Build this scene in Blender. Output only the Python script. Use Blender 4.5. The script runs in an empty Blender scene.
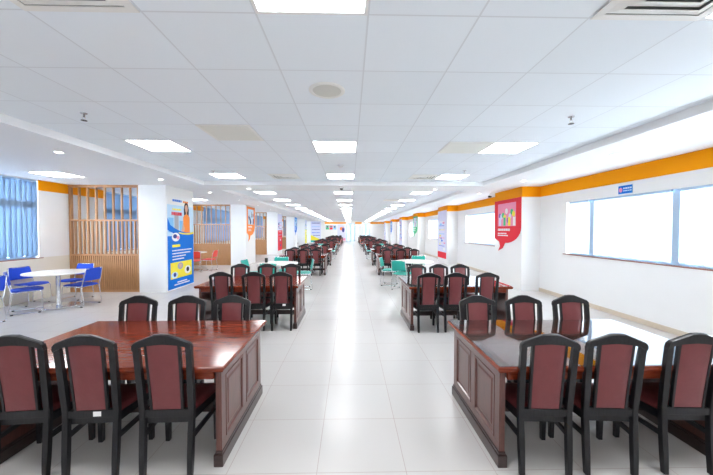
import bpy, bmesh, math, random
from mathutils import Vector, Matrix
random.seed(7)
S = bpy.context.scene
C = S.collection
PI = math.pi

# ------------------------------------------------------------------ camera, sky, exposure
cam_d = bpy.data.cameras.new('camera')
cam = bpy.data.objects.new('camera', cam_d); C.objects.link(cam)
cam_d.sensor_width = 36.0
cam_d.lens = 316.0 / 713.0 * 36.0
cam_d.clip_start = 0.05; cam_d.clip_end = 300
yaw, pitch, roll = 0.02059, -0.02370, 0.001
fwd = Vector((math.sin(yaw)*math.cos(pitch), math.cos(yaw)*math.cos(pitch), math.sin(pitch)))
r0 = Vector((math.cos(yaw), -math.sin(yaw), 0)); u0 = r0.cross(fwd)
rr = r0*math.cos(roll) + u0*math.sin(roll); uu = -r0*math.sin(roll) + u0*math.cos(roll)
m = Matrix((rr, uu, -fwd)).transposed().to_4x4(); m.translation = Vector((0, 0, 1.65))
cam.matrix_world = m
S.camera = cam
PANEL = 5.8          # radiance of the ceiling light panels
SPOT = 7.0
W = bpy.data.worlds.new('sky'); S.world = W; W.use_nodes = True
bg = W.node_tree.nodes['Background']
bg.inputs['Color'].default_value = (0.84, 0.92, 1.0, 1); bg.inputs['Strength'].default_value = 8.5
S.view_settings.view_transform = 'Standard'; S.view_settings.look = 'None'
S.view_settings.exposure = 1.98; S.view_settings.gamma = 1.0; S.view_settings.use_curve_mapping = False
S.cycles.diffuse_bounces = 6; S.cycles.max_bounces = 14; S.cycles.transparent_max_bounces = 16
S.cycles.sample_clamp_indirect = 6

# ------------------------------------------------------------------ room numbers
ZC, ZS = 2.93, 2.83           # tiled ceiling, plastered soffit
XL, XR = -7.40, 5.15          # side walls
SL, SR = -3.83, 3.55          # edges of the soffits
Y0, Y1 = -5.0, 46.5
PITCH = 6.55                  # column bay
T = 0.666                     # ceiling tile
CY, LP = 8.42, 6.40           # first left column, left column bay

# ------------------------------------------------------------------ materials
def new_mat(name):
    mt = bpy.data.materials.new(name); mt.use_nodes = True
    nt = mt.node_tree; return mt, nt, nt.nodes['Principled BSDF']
def mat(name, col, rough=0.5, metal=0.0, spec=0.5, coat=0.0, noise=0.0, nscale=30.0, bump=0.0, bscale=200.0, coat_rough=0.05):
    mt, nt, b = new_mat(name)
    b.inputs['Base Color'].default_value = (*col, 1)
    b.inputs['Roughness'].default_value = rough; b.inputs['Metallic'].default_value = metal
    b.inputs['Specular IOR Level'].default_value = spec
    b.inputs['Coat Weight'].default_value = coat; b.inputs['Coat Roughness'].default_value = coat_rough
    tc = nt.nodes.new('ShaderNodeTexCoord')
    if noise:
        n = nt.nodes.new('ShaderNodeTexNoise'); n.inputs['Scale'].default_value = nscale
        nt.links.new(tc.outputs['Object'], n.inputs['Vector'])
        mx = nt.nodes.new('ShaderNodeMix'); mx.data_type = 'RGBA'
        mx.inputs['A'].default_value = (*[c*(1-noise) for c in col], 1)
        mx.inputs['B'].default_value = (*[min(1, c*(1+noise)) for c in col], 1)
        nt.links.new(n.outputs['Fac'], mx.inputs['Factor']); nt.links.new(mx.outputs['Result'], b.inputs['Base Color'])
    if bump:
        n = nt.nodes.new('ShaderNodeTexNoise'); n.inputs['Scale'].default_value = bscale
        nt.links.new(tc.outputs['Object'], n.inputs['Vector'])
        bp = nt.nodes.new('ShaderNodeBump'); bp.inputs['Strength'].default_value = bump; bp.inputs['Distance'].default_value = 0.004
        nt.links.new(n.outputs['Fac'], bp.inputs['Height']); nt.links.new(bp.outputs['Normal'], b.inputs['Normal'])
    return mt
def emit(name, col, s):
    mt, nt, b = new_mat(name)
    b.inputs['Base Color'].default_value = (0.9, 0.9, 0.9, 1)
    b.inputs['Emission Color'].default_value = (*col, 1); b.inputs['Emission Strength'].default_value = s
    return mt
def wood(name, a, c, rough, coat, stretch=(1.2, 16, 16), dist=2.0, spec=0.5):
    mt, nt, b = new_mat(name)
    tc = nt.nodes.new('ShaderNodeTexCoord'); mp = nt.nodes.new('ShaderNodeMapping')
    mp.inputs['Scale'].default_value = stretch
    nt.links.new(tc.outputs['Object'], mp.inputs['Vector'])
    n = nt.nodes.new('ShaderNodeTexNoise'); n.inputs['Scale'].default_value = 3.0; n.inputs['Detail'].default_value = 6; n.inputs['Distortion'].default_value = dist
    nt.links.new(mp.outputs['Vector'], n.inputs['Vector'])
    r = nt.nodes.new('ShaderNodeValToRGB'); r.color_ramp.elements[0].position = 0.3; r.color_ramp.elements[1].position = 0.72
    r.color_ramp.elements[0].color = (*a, 1); r.color_ramp.elements[1].color = (*c, 1)
    nt.links.new(n.outputs['Fac'], r.inputs['Fac']); nt.links.new(r.outputs['Color'], b.inputs['Base Color'])
    b.inputs['Roughness'].default_value = rough; b.inputs['Coat Weight'].default_value = coat; b.inputs['Coat Roughness'].default_value = 0.06
    b.inputs['Specular IOR Level'].default_value = spec
    return mt
def grid_mat(name, tile, ox, oy, half, base, line, rough, spec, var=0.0, coat=0.0, wavy=0.0):
    """square tiles laid on the world x/y plane with thin joints"""
    mt, nt, b = new_mat(name)
    g = nt.nodes.new('ShaderNodeNewGeometry'); sx = nt.nodes.new('ShaderNodeSeparateXYZ')
    nt.links.new(g.outputs['Position'], sx.inputs[0])
    def M(op, a, v=None, w=None):
        n = nt.nodes.new('ShaderNodeMath'); n.operation = op
        for i, q in enumerate((a, v, w)):
            if q is None: continue
            if isinstance(q, (int, float)): n.inputs[i].default_value = q
            else: nt.links.new(q, n.inputs[i])
        return n.outputs[0]
    def joint(o, off):
        q = M('DIVIDE', M('SUBTRACT', o, off), tile)
        return M('MULTIPLY', M('ABSOLUTE', M('SUBTRACT', M('FRACT', M('ADD', q, 0.5)), 0.5)), tile), M('FLOOR', q)
    dx, ix = joint(sx.outputs[0], ox); dy, iy = joint(sx.outputs[1], oy)
    f = M('LESS_THAN', M('MINIMUM', dx, dy), half)
    cx = nt.nodes.new('ShaderNodeCombineXYZ'); nt.links.new(ix, cx.inputs[0]); nt.links.new(iy, cx.inputs[1])
    wn = nt.nodes.new('ShaderNodeTexWhiteNoise'); wn.noise_dimensions = '2D'; nt.links.new(cx.outputs[0], wn.inputs['Vector'])
    v = nt.nodes.new('ShaderNodeMix'); v.data_type = 'RGBA'
    v.inputs['A'].default_value = (*[c*(1-var) for c in base], 1); v.inputs['B'].default_value = (*base, 1)
    nt.links.new(wn.outputs['Value'], v.inputs['Factor'])
    mx = nt.nodes.new('ShaderNodeMix'); mx.data_type = 'RGBA'
    nt.links.new(f, mx.inputs['Factor']); nt.links.new(v.outputs['Result'], mx.inputs['A']); mx.inputs['B'].default_value = (*line, 1)
    nt.links.new(mx.outputs['Result'], b.inputs['Base Color'])
    b.inputs['Roughness'].default_value = rough; b.inputs['Specular IOR Level'].default_value = spec
    b.inputs['Coat Weight'].default_value = coat; b.inputs['Coat Roughness'].default_value = 0.1
    if wavy:
        n = nt.nodes.new('ShaderNodeTexNoise'); n.inputs['Scale'].default_value = 1.6
        nt.links.new(g.outputs['Position'], n.inputs['Vector'])
        bp = nt.nodes.new('ShaderNodeBump'); bp.inputs['Strength'].default_value = wavy; bp.inputs['Distance'].default_value = 0.01
        nt.links.new(n.outputs['Fac'], bp.inputs['Height']); nt.links.new(bp.outputs['Normal'], b.inputs['Normal'])
    return mt
def cloth_through(name, col, t):
    """blind fabric that lets daylight through"""
    mt, nt, b = new_mat(name)
    out = nt.nodes['Material Output']; nt.nodes.remove(b)
    d = nt.nodes.new('ShaderNodeBsdfDiffuse'); d.inputs['Color'].default_value = (*col, 1)
    tr = nt.nodes.new('ShaderNodeBsdfTranslucent'); tr.inputs['Color'].default_value = (*col, 1)
    mx = nt.nodes.new('ShaderNodeMixShader'); mx.inputs[0].default_value = t
    nt.links.new(d.outputs[0], mx.inputs[1]); nt.links.new(tr.outputs[0], mx.inputs[2]); nt.links.new(mx.outputs[0], out.inputs[0])
    return mt
def glass_mat(name, tint, k):
    mt, nt, b = new_mat(name)
    out = nt.nodes['Material Output']; nt.nodes.remove(b)
    t = nt.nodes.new('ShaderNodeBsdfTransparent'); t.inputs['Color'].default_value = (*tint, 1)
    g = nt.nodes.new('ShaderNodeBsdfGlossy'); g.inputs['Roughness'].default_value = 0.01; g.inputs['Color'].default_value = (1, 1, 1, 1)
    lw = nt.nodes.new('ShaderNodeLayerWeight'); lw.inputs['Blend'].default_value = 0.5
    pw = nt.nodes.new('ShaderNodeMath'); pw.operation = 'POWER'; pw.inputs[1].default_value = 5.0
    nt.links.new(lw.outputs['Facing'], pw.inputs[0])
    mu = nt.nodes.new('ShaderNodeMath'); mu.operation = 'MULTIPLY_ADD'; mu.inputs[1].default_value = 0.96*k; mu.inputs[2].default_value = 0.04*k; mu.use_clamp = True
    nt.links.new(pw.outputs[0], mu.inputs[0])
    mx = nt.nodes.new('ShaderNodeMixShader'); nt.links.new(mu.outputs[0], mx.inputs[0])
    nt.links.new(t.outputs[0], mx.inputs[1]); nt.links.new(g.outputs[0], mx.inputs[2]); nt.links.new(mx.outputs[0], out.inputs[0])
    return mt

M = {}
M['wall'] = mat('white_wall_paint', (0.86, 0.855, 0.845), 0.55, noise=0.012, nscale=3)
M['soffit'] = mat('white_plaster', (0.87, 0.875, 0.885), 0.6, noise=0.01, nscale=2)
M['cream'] = mat('cream_wall_tile', (0.80, 0.76, 0.66), 0.3)
M['base'] = mat('tan_skirting_tile', (0.66, 0.56, 0.45), 0.3)
M['orange'] = mat('orange_paint', (1.0, 0.37, 0.0), 0.6, spec=0.15)
M['ceil'] = grid_mat('mineral_ceiling_tile', T, 0.108, 1.908, 0.006, (0.88, 0.935, 0.985), (0.74, 0.775, 0.815), 0.6, 0.3, var=0.03)
M['floor'] = grid_mat('polished_floor_tile', 0.61, -0.225, 0.283, 0.0025, (0.585, 0.565, 0.545), (0.45, 0.385, 0.36), 0.25, 0.36, var=0.03, wavy=0.03)
M['panel_light'] = emit('light_panel_diffuser', (0.96, 0.98, 1.0), PANEL)
M['spot_light'] = emit('downlight_lens', (1.0, 0.98, 0.95), SPOT)
M['white'] = mat('white_enamel', (0.85, 0.85, 0.85), 0.35)
M['offwhite'] = mat('off_white_grille_paint', (0.86, 0.86, 0.83), 0.45)
M['grille'] = mat('grey_grille_metal', (0.80, 0.80, 0.75), 0.5)
M['duct_grey'] = mat('grey_duct', (0.22, 0.23, 0.23), 0.8)
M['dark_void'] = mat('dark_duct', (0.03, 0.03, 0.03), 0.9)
M['mesh_grey'] = mat('speaker_mesh_grey', (0.68, 0.68, 0.63), 0.6, bump=0.4, bscale=400)
M['alu'] = mat('blue_grey_aluminium', (0.42, 0.56, 0.72), 0.4, 0.3)
M['pane'] = glass_mat('window_glass', (0.97, 0.99, 1.0), 1.0)
M['glass_top'] = glass_mat('table_glass', (0.80, 0.86, 0.87), 1.5)
M['blind_w'] = cloth_through('white_blind_fabric', (0.66, 0.68, 0.70), 0.45)
M['frost'] = cloth_through('frosted_door_glass', (0.30, 0.34, 0.36), 0.6)  # frosting added to dim the bright sky behind the far doors
M['blind_b'] = cloth_through('blue_blind_fabric', (0.245, 0.325, 0.425), 0.45)
M['sill'] = mat('red_brown_sill_stone', (0.36, 0.15, 0.11), 0.35)
M['dark_wood'] = wood('black_stained_wood', (0.006, 0.006, 0.008), (0.015, 0.015, 0.018), 0.32, 0.0, (14, 14, 1.5), spec=0.4)
M['maroon'] = mat('maroon_leather', (0.17, 0.034, 0.038), 0.38, noise=0.12, nscale=14, bump=0.45, bscale=18)
M['top_wood'] = wood('red_mahogany_veneer', (0.13, 0.017, 0.007), (0.26, 0.046, 0.018), 0.13, 0.0, spec=0.3)
M['body_wood'] = wood('dark_mahogany', (0.075, 0.022, 0.017), (0.13, 0.038, 0.028), 0.28, 0.4, (12, 12, 1.4))
M['plinth_wood'] = wood('dark_brown_plinth', (0.028, 0.014, 0.013), (0.05, 0.022, 0.02), 0.3, 0.3, (3, 3, 12))
M['slat_wood'] = wood('tan_slat_wood', (0.40, 0.19, 0.075), (0.52, 0.27, 0.12), 0.45, 0.05, (10, 10, 1.0))
M['chrome'] = mat('chrome_tube', (0.72, 0.74, 0.77), 0.26, 1.0)
M['rubber'] = mat('black_rubber', (0.02, 0.02, 0.02), 0.6)
M['black'] = mat('black_plastic', (0.015, 0.015, 0.017), 0.35)
M['table_white'] = mat('white_laminate', (0.84, 0.82, 0.76), 0.25)
M['blue_fabric'] = mat('royal_blue_fabric', (0.004, 0.055, 0.52), 0.75, noise=0.15, nscale=60)
M['green_fabric'] = mat('teal_green_fabric', (0.01, 0.42, 0.34), 0.5, noise=0.1, nscale=60)
M['red_fabric'] = mat('red_fabric', (0.72, 0.04, 0.02), 0.5, noise=0.1, nscale=60)
M['orange_fabric'] = mat('orange_red_fabric', (0.85, 0.11, 0.04), 0.5, noise=0.1, nscale=60)
M['paper'] = mat('white_sticker_paper', (0.85, 0.85, 0.85), 0.5)
# print inks
INK = {'white': (0.85, 0.85, 0.85), 'blue': (0.0, 0.17, 0.68), 'sky': (0.25, 0.55, 0.85), 'pale': (0.55, 0.74, 0.90), 'yellow': (0.92, 0.78, 0.06),
       'orange': (0.95, 0.28, 0.05), 'red': (0.78, 0.03, 0.05), 'pink': (0.85, 0.30, 0.45), 'green': (0.08, 0.52, 0.24), 'lavender': (0.68, 0.69, 0.87),
       'navy': (0.05, 0.07, 0.28), 'skin': (0.72, 0.42, 0.30), 'dark': (0.04, 0.03, 0.04), 'teal': (0.03, 0.40, 0.42), 'purple': (0.30, 0.16, 0.50), 'grey': (0.4, 0.42, 0.46)}
for k, v in INK.items(): M['ink_'+k] = mat('print_ink_'+k, v, 0.6, spec=0.2)

# ------------------------------------------------------------------ mesh helpers
class MB:
    def __init__(s): s.bm = bmesh.new(); s.mats = []
    def mi(s, m_):
        if m_ is None: return 0
        if m_ not in s.mats: s.mats.append(m_)
        return s.mats.index(m_)
    def box(s, x0, x1, y0, y1, z0, z1, bev=0.0, m_=None):
        vs = [s.bm.verts.new(p) for p in ((x0,y0,z0),(x1,y0,z0),(x1,y1,z0),(x0,y1,z0),(x0,y0,z1),(x1,y0,z1),(x1,y1,z1),(x0,y1,z1))]
        i = s.mi(m_); fs = []
        for q in ((0,3,2,1),(4,5,6,7),(0,1,5,4),(1,2,6,5),(2,3,7,6),(3,0,4,7)):
            f = s.bm.faces.new([vs[k] for k in q]); f.material_index = i; fs.append(f)
        if bev:
            es = list({e for f in fs for e in f.edges})
            bmesh.ops.bevel(s.bm, geom=es, offset=bev, segments=2, profile=0.6, affect='EDGES')
        return s
    def prism(s, a, b, m_=None):
        """solid between two loops of equal length"""
        va = [s.bm.verts.new(p) for p in a]; vb = [s.bm.verts.new(p) for p in b]; i = s.mi(m_); n = len(a); fs = []
        fs.append(s.bm.faces.new(list(reversed(va)))); fs.append(s.bm.faces.new(vb))
        for k in range(n): fs.append(s.bm.faces.new((va[k], va[(k+1) % n], vb[(k+1) % n], vb[k])))
        for f in fs: f.material_index = i
        return s
    def sweep(s, rings, m_=None, cap=True):
        vr = [[s.bm.verts.new(p) for p in r] for r in rings]; i = s.mi(m_); n = len(rings[0])
        for a, b in zip(vr, vr[1:]):
            for k in range(n):
                f = s.bm.faces.new((a[k], a[(k+1) % n], b[(k+1) % n], b[k])); f.material_index = i; f.smooth = n > 6
        if cap:
            s.bm.faces.new(list(reversed(vr[0]))).material_index = i; s.bm.faces.new(vr[-1]).material_index = i
        return s
    def tube(s, pts, r, n=8, m_=None):
        pts = [Vector(p) for p in pts]; rings = []; up = None
        for k, p in enumerate(pts):
            d = ((pts[k]-pts[k-1]).normalized() if k else Vector()) + ((pts[k+1]-pts[k]).normalized() if k+1 < len(pts) else Vector())
            d.normalize()
            if up is None: up = Vector((1,0,0)) if abs(d.x) < 0.8 else Vector((0,0,1))
            a = (up - d*up.dot(d)).normalized(); b = d.cross(a); up = a
            rings.append([p + (a*math.cos(2*PI*q/n) + b*math.sin(2*PI*q/n))*r for q in range(n)])
        return s.sweep(rings, m_)
    def lathe(s, prof, n=32, c=(0,0), m_=None):
        return s.sweep([[(c[0]+r*math.cos(2*PI*q/n), c[1]+r*math.sin(2*PI*q/n), z) for q in range(n)] for r, z in prof], m_)
    def build(s, name, material=None, parent=None, loc=None, smooth=False):
        bmesh.ops.recalc_face_normals(s.bm, faces=s.bm.faces)
        me = bpy.data.meshes.new(name); s.bm.to_mesh(me); s.bm.free()
        if s.mats:
            for q in s.mats: me.materials.append(q)
        else: me.materials.append(material)
        if smooth:
            for p in me.polygons: p.use_smooth = True
            me.set_sharp_from_angle(angle=math.radians(42))
        o = bpy.data.objects.new(name, me); C.objects.link(o)
        if parent: o.parent = parent
        if loc: o.location = loc
        return o
def round_pts(pts, r, n=5):
    """polyline with its inner corners rounded"""
    P = [Vector(p) for p in pts]; out = [P[0]]
    for a, b, c in zip(P, P[1:], P[2:]):
        q = min(r, (a-b).length*0.45, (c-b).length*0.45)
        p0 = b + (a-b).normalized()*q; p1 = b + (c-b).normalized()*q
        for k in range(n+1):
            t = k/n; out.append(p0*(1-t)**2 + b*2*t*(1-t) + p1*t*t)
    return out + [P[-1]]
def tag(o, label, cat, group=None):
    o['label'] = label; o['category'] = cat
    if group: o['group'] = group
    return o
def thing(name, label, cat, loc=(0,0,0), rz=0.0, group=None):
    o = bpy.data.objects.new(name, None); C.objects.link(o); o.empty_display_size = 0.1
    o.location = loc; o.rotation_euler = (0,0,rz)
    return tag(o, label, cat, group)
KIDS = {}
def copy_tree(o, parent=None):
    c = o.copy(); C.objects.link(c)
    if parent: c.parent = parent
    for ch in KIDS_of(o): copy_tree(ch, c)
    return c
def KIDS_of(o): return list(o.children)
def struct(o): o['kind'] = 'structure'; return o
ORD = ['first','second','third','fourth','fifth','sixth','seventh','eighth','ninth','tenth','eleventh','twelfth','thirteenth','fourteenth','fifteenth','sixteenth','seventeenth','eighteenth']

# ------------------------------------------------------------------ room shell
struct(MB().box(XL-0.3, XR+0.3, Y0-0.3, Y1+0.3, -0.2, 0.0).build('floor', M['floor']))
struct(MB().box(SL-0.1, SR+0.1, Y0, Y1, ZC, ZC+0.15).build('ceiling', M['ceil']))
struct(MB().box(XL-0.3, SL, Y0-0.3, Y1+0.3, ZS, ZC+0.15).build('ceiling_soffit_left', M['soffit']))
struct(MB().box(SR, XR+0.3, Y0-0.3, Y1+0.3, ZS, ZC+0.15).build('ceiling_soffit_right', M['soffit']))
struct(MB().box(SL, SR, 8.40, 9.55, ZS, ZC).build('ceiling_beam', M['soffit']))

def wall_with_holes(name, along, a0, a1, t0, t1, z1, holes, material, bands=()):
    """wall running along 'x' or 'y' from a0 to a1, thickness t0..t1; holes are (a, b, zlo, zhi)"""
    mb = MB()
    def bx(a, b, z0, z1_):
        if b-a < 1e-4 or z1_-z0 < 1e-4: return
        if along == 'y': mb.box(t0, t1, a, b, z0, z1_)
        else: mb.box(a, b, t0, t1, z0, z1_)
    cur = a0
    for a, b, lo, hi in sorted(holes):
        bx(cur, a, 0, z1); bx(a, b, 0, lo); bx(a, b, hi, z1); cur = b
    bx(cur, a1, 0, z1)
    return struct(mb.build(name, material))
# windows: right wall sill 1.13..2.36, left wall 0.93..2.80
RW = [(2.6, 7.42, 1.09, 2.31)] + [(10.35+PITCH*k, 13.95+PITCH*k, 1.09, 2.31) for k in range(5)]
LW = [(2.9, 7.66, 0.985, 2.81)] + [(9.75+LP*k, 14.2+LP*k, 0.985, 2.81) for k in range(5)]
FW = [(-0.55, 0.72, 0.0, 2.6), (1.75, 2.95, 0.0, 2.6)]
wall_with_holes('wall_right', 'y', Y0, Y1, XR, XR+0.22, ZS, RW, M['wall'])
wall_with_holes('wall_left', 'y', Y0, Y1, XL-0.22, XL, ZS, LW, M['wall'])
wall_with_holes('wall_far', 'x', XL, XR, Y1, Y1+0.22, ZC, FW, M['wall'])
struct(MB().box(XL, XR, Y0-0.2, Y0, 0, ZC).build('wall_near', M['wall']))
struct(MB().box(XL, -3.78, 41.6, 41.8, 0, ZS).build('wall_alcove', M['wall']))
# cream tiled wainscot and tan skirting
struct(MB().box(XL, XL+0.012, Y0, 41.6, 0.0, 0.985).build('trim_wainscot', M['cream']))
struct(MB().box(XR-0.012, XR, Y0, Y1, 0.0, 0.09).build('baseboard_right', M['base']))

# pilasters and columns
PR, PD = 4.65, 1.58            # face of the right pilasters, their length
CLF, CLO, CD = -4.84, -5.55, 1.45
NB = 6
for k in range(NB):
    y = 8.46 + PITCH*k
    struct(MB().box(PR, XR, y, y+PD, 0, ZS).build('column_right_%d' % (k+1), M['wall']))
    y = CY + LP*k
    if k < 5: struct(MB().box(CLO, CLF, y, y+CD, 0, ZS).build('column_left_%d' % (k+1), M['wall']))
# painted orange band below the soffit: one run wrapping wall and pilasters
bm_ = MB(); e = 0.006; zb = 2.55
cur = Y0
for k in range(NB):
    y = 8.46 + PITCH*k
    bm_.box(XR-e, XR+0.001, cur, y, zb, ZS-0.001)
    bm_.box(PR-e, XR, y-e, y, zb, ZS-0.001); bm_.box(PR-e, PR+0.001, y, y+PD, zb, ZS-0.001); bm_.box(PR-e, XR, y+PD, y+PD+e, zb, ZS-0.001)
    cur = y+PD
bm_.box(XR-e, XR+0.001, cur, Y1, zb, ZS-0.001)
struct(bm_.build('trim_band_right', M['orange']))
bm_ = MB(); cur = Y0
for a, b, lo, hi in LW:
    bm_.box(XL-0.001, XL+e, cur+0.02, a-0.02, 2.585, ZS-0.001); cur = b
bm_.box(XL-0.001, XL+e, cur, 41.6, 2.585, ZS-0.001)
struct(bm_.build('trim_band_left', M['orange']))
bm_ = MB()
for a, b in ((-3.7, -0.6), (0.76, 1.72), (3.0, 5.15)): bm_.box(a, b, Y1-e, Y1+0.001, 2.56, 2.80)
struct(bm_.build('trim_band_far', M['orange']))

# windows and their blinds
def window(name, along, a, b, lo, hi, t, mull, sill_in, inward, pane='pane'):
    """t = wall inner face, inward = +1/-1 direction into the room"""
    def bx(mb, a_, b_, d0, d1, z0, z1, bev=0):
        p, q = sorted((t + inward*d0, t + inward*d1))
        if along == 'y': mb.box(p, q, a_, b_, z0, z1, bev)
        else: mb.box(a_, b_, p, q, z0, z1, bev)
    f = MB(); w = 0.05
    bx(f, a, b, -0.13, -0.08, hi-w, hi); bx(f, a, b, -0.13, -0.08, lo, lo+w)
    for e_ in (a, b-w): bx(f, e_, e_+w, -0.13, -0.08, lo+w, hi-w)
    for q in mull: bx(f, q-0.06, q+0.06, -0.13, -0.03, lo+w, hi-w)
    if hi > 2.7: bx(f, a+w, b-w, -0.13, -0.05, 2.16, 2.30)
    o = struct(f.build(name, M['alu']))
    g = MB(); bx(g, a+w, b-w, -0.108, -0.102, lo+w, hi-w); g.build('pane', M[pane], o)
    if sill_in:
        s_ = MB(); bx(s_, a-0.05, b+0.10, -0.08, 0.015, lo-0.018, lo); s_.build('window_sill', M['sill'], o)
    return o
def blind(a, b, lo, hi, x, step, wd, ang, material, label, group):
    t = thing('vertical_blind', label, 'blind', (x, (a+b)/2, lo), 0, group)
    L = b-a; h = hi-lo
    r = MB().box(-0.025, 0.025, -L/2, L/2, h-0.04, h-0.001, 0.004).build('head_rail', M['alu'], t)
    sl = MB(); n = max(2, int(round(L/step)))
    for k in range(n):
        yc = -L/2 + (k+0.5)*L/n; aj = ang + 0.10*math.sin(k*2.4); c, s_ = math.cos(aj)*wd/2, math.sin(aj)*wd/2
        z0 = 0.03 + 0.012*((k*7) % 3)
        sl.prism([(-s_-0.0006, yc-c, z0), (s_-0.0006, yc+c, z0), (s_+0.0006, yc+c, z0), (-s_+0.0006, yc-c, z0)],
                 [(-s_-0.0006, yc-c, h-0.04), (s_-0.0006, yc+c, h-0.04), (s_+0.0006, yc+c, h-0.04), (-s_+0.0006, yc-c, h-0.04)])
    sl.build('slats', material, t)
    return t
wn = 0
for k, (a, b, lo, hi) in enumerate(RW):
    wn += 1
    mu = [6.675, 4.92, 3.3] if k == 0 else []
    window('window_%d' % wn, 'y', a, b, lo, hi, XR, mu, True, -1)
    if k == 0:
        for (p, q, lb) in ((6.76, 7.35, 'narrow white vertical blind in the nearest right window, farthest of its three'), (5.00, 6.60, 'wide white vertical blind in the middle of the nearest right window'),
                           (3.38, 4.84, 'white vertical blind of the nearest right window, cut by the photo edge')):
            blind(p, q, lo+0.005, hi, XR-0.005+0.04, 0.085, 0.096, -0.28, M['blind_w'], lb, 'white blinds of the right windows')
    elif k < 6:
        blind(a+0.06, b-0.06, lo+0.005, hi, XR+0.035, 0.085, 0.096, -0.28, M['blind_w'], 'white vertical blind in the %s window along the right wall' % ORD[k], 'white blinds of the right windows')
for k, (a, b, lo, hi) in enumerate(LW):
    wn += 1
    window('window_%d' % wn, 'y', a, b, lo, hi, XL, [a+(b-a)*q for q in (0.33, 0.66)], True, 1)
    if k < 6:  # blinds from the third partition on are added to cut daylight
        blind(a+0.02, b-0.02, lo+0.005, hi, XL-0.03, 0.115, 0.150, 0.30, M['blind_b'], ('light blue vertical blind in the large window beside the blue chairs', 'light blue vertical blind behind the nearest slatted partition',
              'light blue vertical blind behind the second slatted partition', 'light blue vertical blind behind the third slatted partition', 'light blue vertical blind behind the farthest slatted partition', 'light blue vertical blind past the last slatted partition')[k], 'blue blinds of the left windows')
for a, b, lo, hi in FW:
    wn += 1
    window('window_%d' % wn, 'x', a, b, lo, hi, Y1, [(a+b)/2], False, -1, 'frost')

# ------------------------------------------------------------------ slatted partitions
def partition(y, label):
    x0, x1 = XL+0.02, -5.56; zt = 2.825
    t = thing('slatted_partition', label, 'partition', (x0, y, 0), 0, 'slatted wooden partitions beside the left columns')
    L = x1-x0
    f = MB(); f.box(0, 0.05, -0.04, 0.04, 0, zt-0.02); f.box(L-0.05, L, -0.04, 0.04, 0, zt-0.02)
    f.box(-0.01, L+0.01, -0.045, 0.045, zt-0.06, zt); f.box(0.05, L-0.05, -0.04, 0.04, 1.875, 1.92); f.box(0.05, L-0.05, -0.04, 0.04, 0.965, 1.01)
    f.build('frame', M['slat_wood'], t)
    u = MB(); n = 9; p = (L-0.05)/(n-1)
    for k in range(1, n-1): u.box(k*p+0.008, k*p+0.042, -0.028, 0.028, 1.92, zt-0.06)
    u.build('upper_slats', M['slat_wood'], t)
    d = MB(); n2 = 17; p = (L-0.05)/(n2-1)
    for k in range(1, n2-1): d.box(k*p+0.008, k*p+0.042, -0.026, 0.026, 1.01, 1.875)
    d.build('middle_slats', M['slat_wood'], t)
    b = MB(); b.box(0.05, L-0.05, -0.008, 0.02, 0.0, 0.965); n3 = 34
    for k in range(n3):
        xc = 0.05 + (k+0.5)*(L-0.10)/n3; b.box(xc-0.017, xc+0.017, -0.032, -0.008, 0.06, 0.965)
    b.box(0.05, L-0.05, -0.036, -0.008, 0.0, 0.06)
    b.build('ribbed_panel', M['slat_wood'], t)
for k in range(4):
    partition(8.50 + LP*k, ('tan slatted wooden partition behind the blue chairs', 'tan slatted wooden partition behind the red chairs', 'narrow-looking slatted partition past the orange column banner',
                               'farthest slatted partition, past the red and lavender column poster')[k])

# ------------------------------------------------------------------ ceiling fittings
def light_panel():
    t = thing('ceiling_light', 'x', 'ceiling light'); h = T/2-0.004
    f = MB(); w = 0.022
    for a in ((-h, h, -h, -h+w), (-h, h, h-w, h), (-h, -h+w, -h+w, h-w), (h-w, h, -h+w, h-w)): f.box(*a, -0.008, 0.0)
    f.build('frame', M['white'], t)
    MB().box(-h+w, h-w, -h+w, h-w, -0.006, 0.0).build('diffuser', M['panel_light'], t)
    return t
proto = light_panel(); used = False
def put(src, flag, loc, label, group, rz=0.0):
    o = src if not flag else copy_tree(src)
    o.location = loc; o.rotation_euler = (0, 0, rz); o['label'] = label; o['group'] = group
    return o
ROWS = [-4.42, -1.755, 1.575, 4.905, 7.569] + [10.90 + 2.664*k for k in range(14)]  # last row, by the end wall, is added to brighten that wall
n = 0
for ci, (x, side) in enumerate(((-2.889, 'left'), (-0.225, 'middle'), (2.439, 'right'))):
    vis = 0
    for y in ROWS:
        if side != 'middle' and y < 4: lab = 'square white ceiling light behind the photo frame, %s row' % side  # out-of-view lights, added for illumination as the rows carry on
        elif y < 0: lab = 'square white ceiling light overhead behind the viewer, middle row'
        else:
            vis += 1
            lab = 'square white ceiling light panel, %s nearest of the %s row' % (ORD[vis-1], side)
        put(proto, n > 0, (x, y, ZC), lab, 'square light panels of the tiled ceiling'); n += 1
for (x, y, lb) in ((-6.25, 6.92, 'square ceiling light above the blue chairs by the left window'), (-5.98, 12.45, 'square ceiling light above the red chairs'), (-6.25, 19.5, 'square ceiling light behind the second left column')):
    put(proto, True, (x, y, ZS), lb, 'square light panels of the left bay')

def downlight():
    t = thing('downlight', 'x', 'downlight')
    MB().lathe([(0.075, 0.0), (0.075, -0.006), (0.055, -0.010), (0.055, 0.0)], 24).build('trim_ring', M['white'], t)
    MB().lathe([(0.054, 0.0), (0.054, -0.004)], 24).build('lens', M['spot_light'], t)
    return t
dl = downlight(); n = 0
for x, y0, side in ((-4.42, 4.92, 'left'), (4.14, 4.90, 'right')):
    for k in range(10):
        put(dl, n > 0, (x, y0+2.59*k, ZS), '%s small round downlight along the %s soffit' % (ORD[k], side), 'downlights in the side soffits'); n += 1
for x, s_ in ((-2.9, 'left'), (2.46, 'right')):
    put(dl, True, (x, 9.15, ZS), 'small round downlight under the %s end of the ceiling beam' % s_, 'downlights under the beam')

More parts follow.
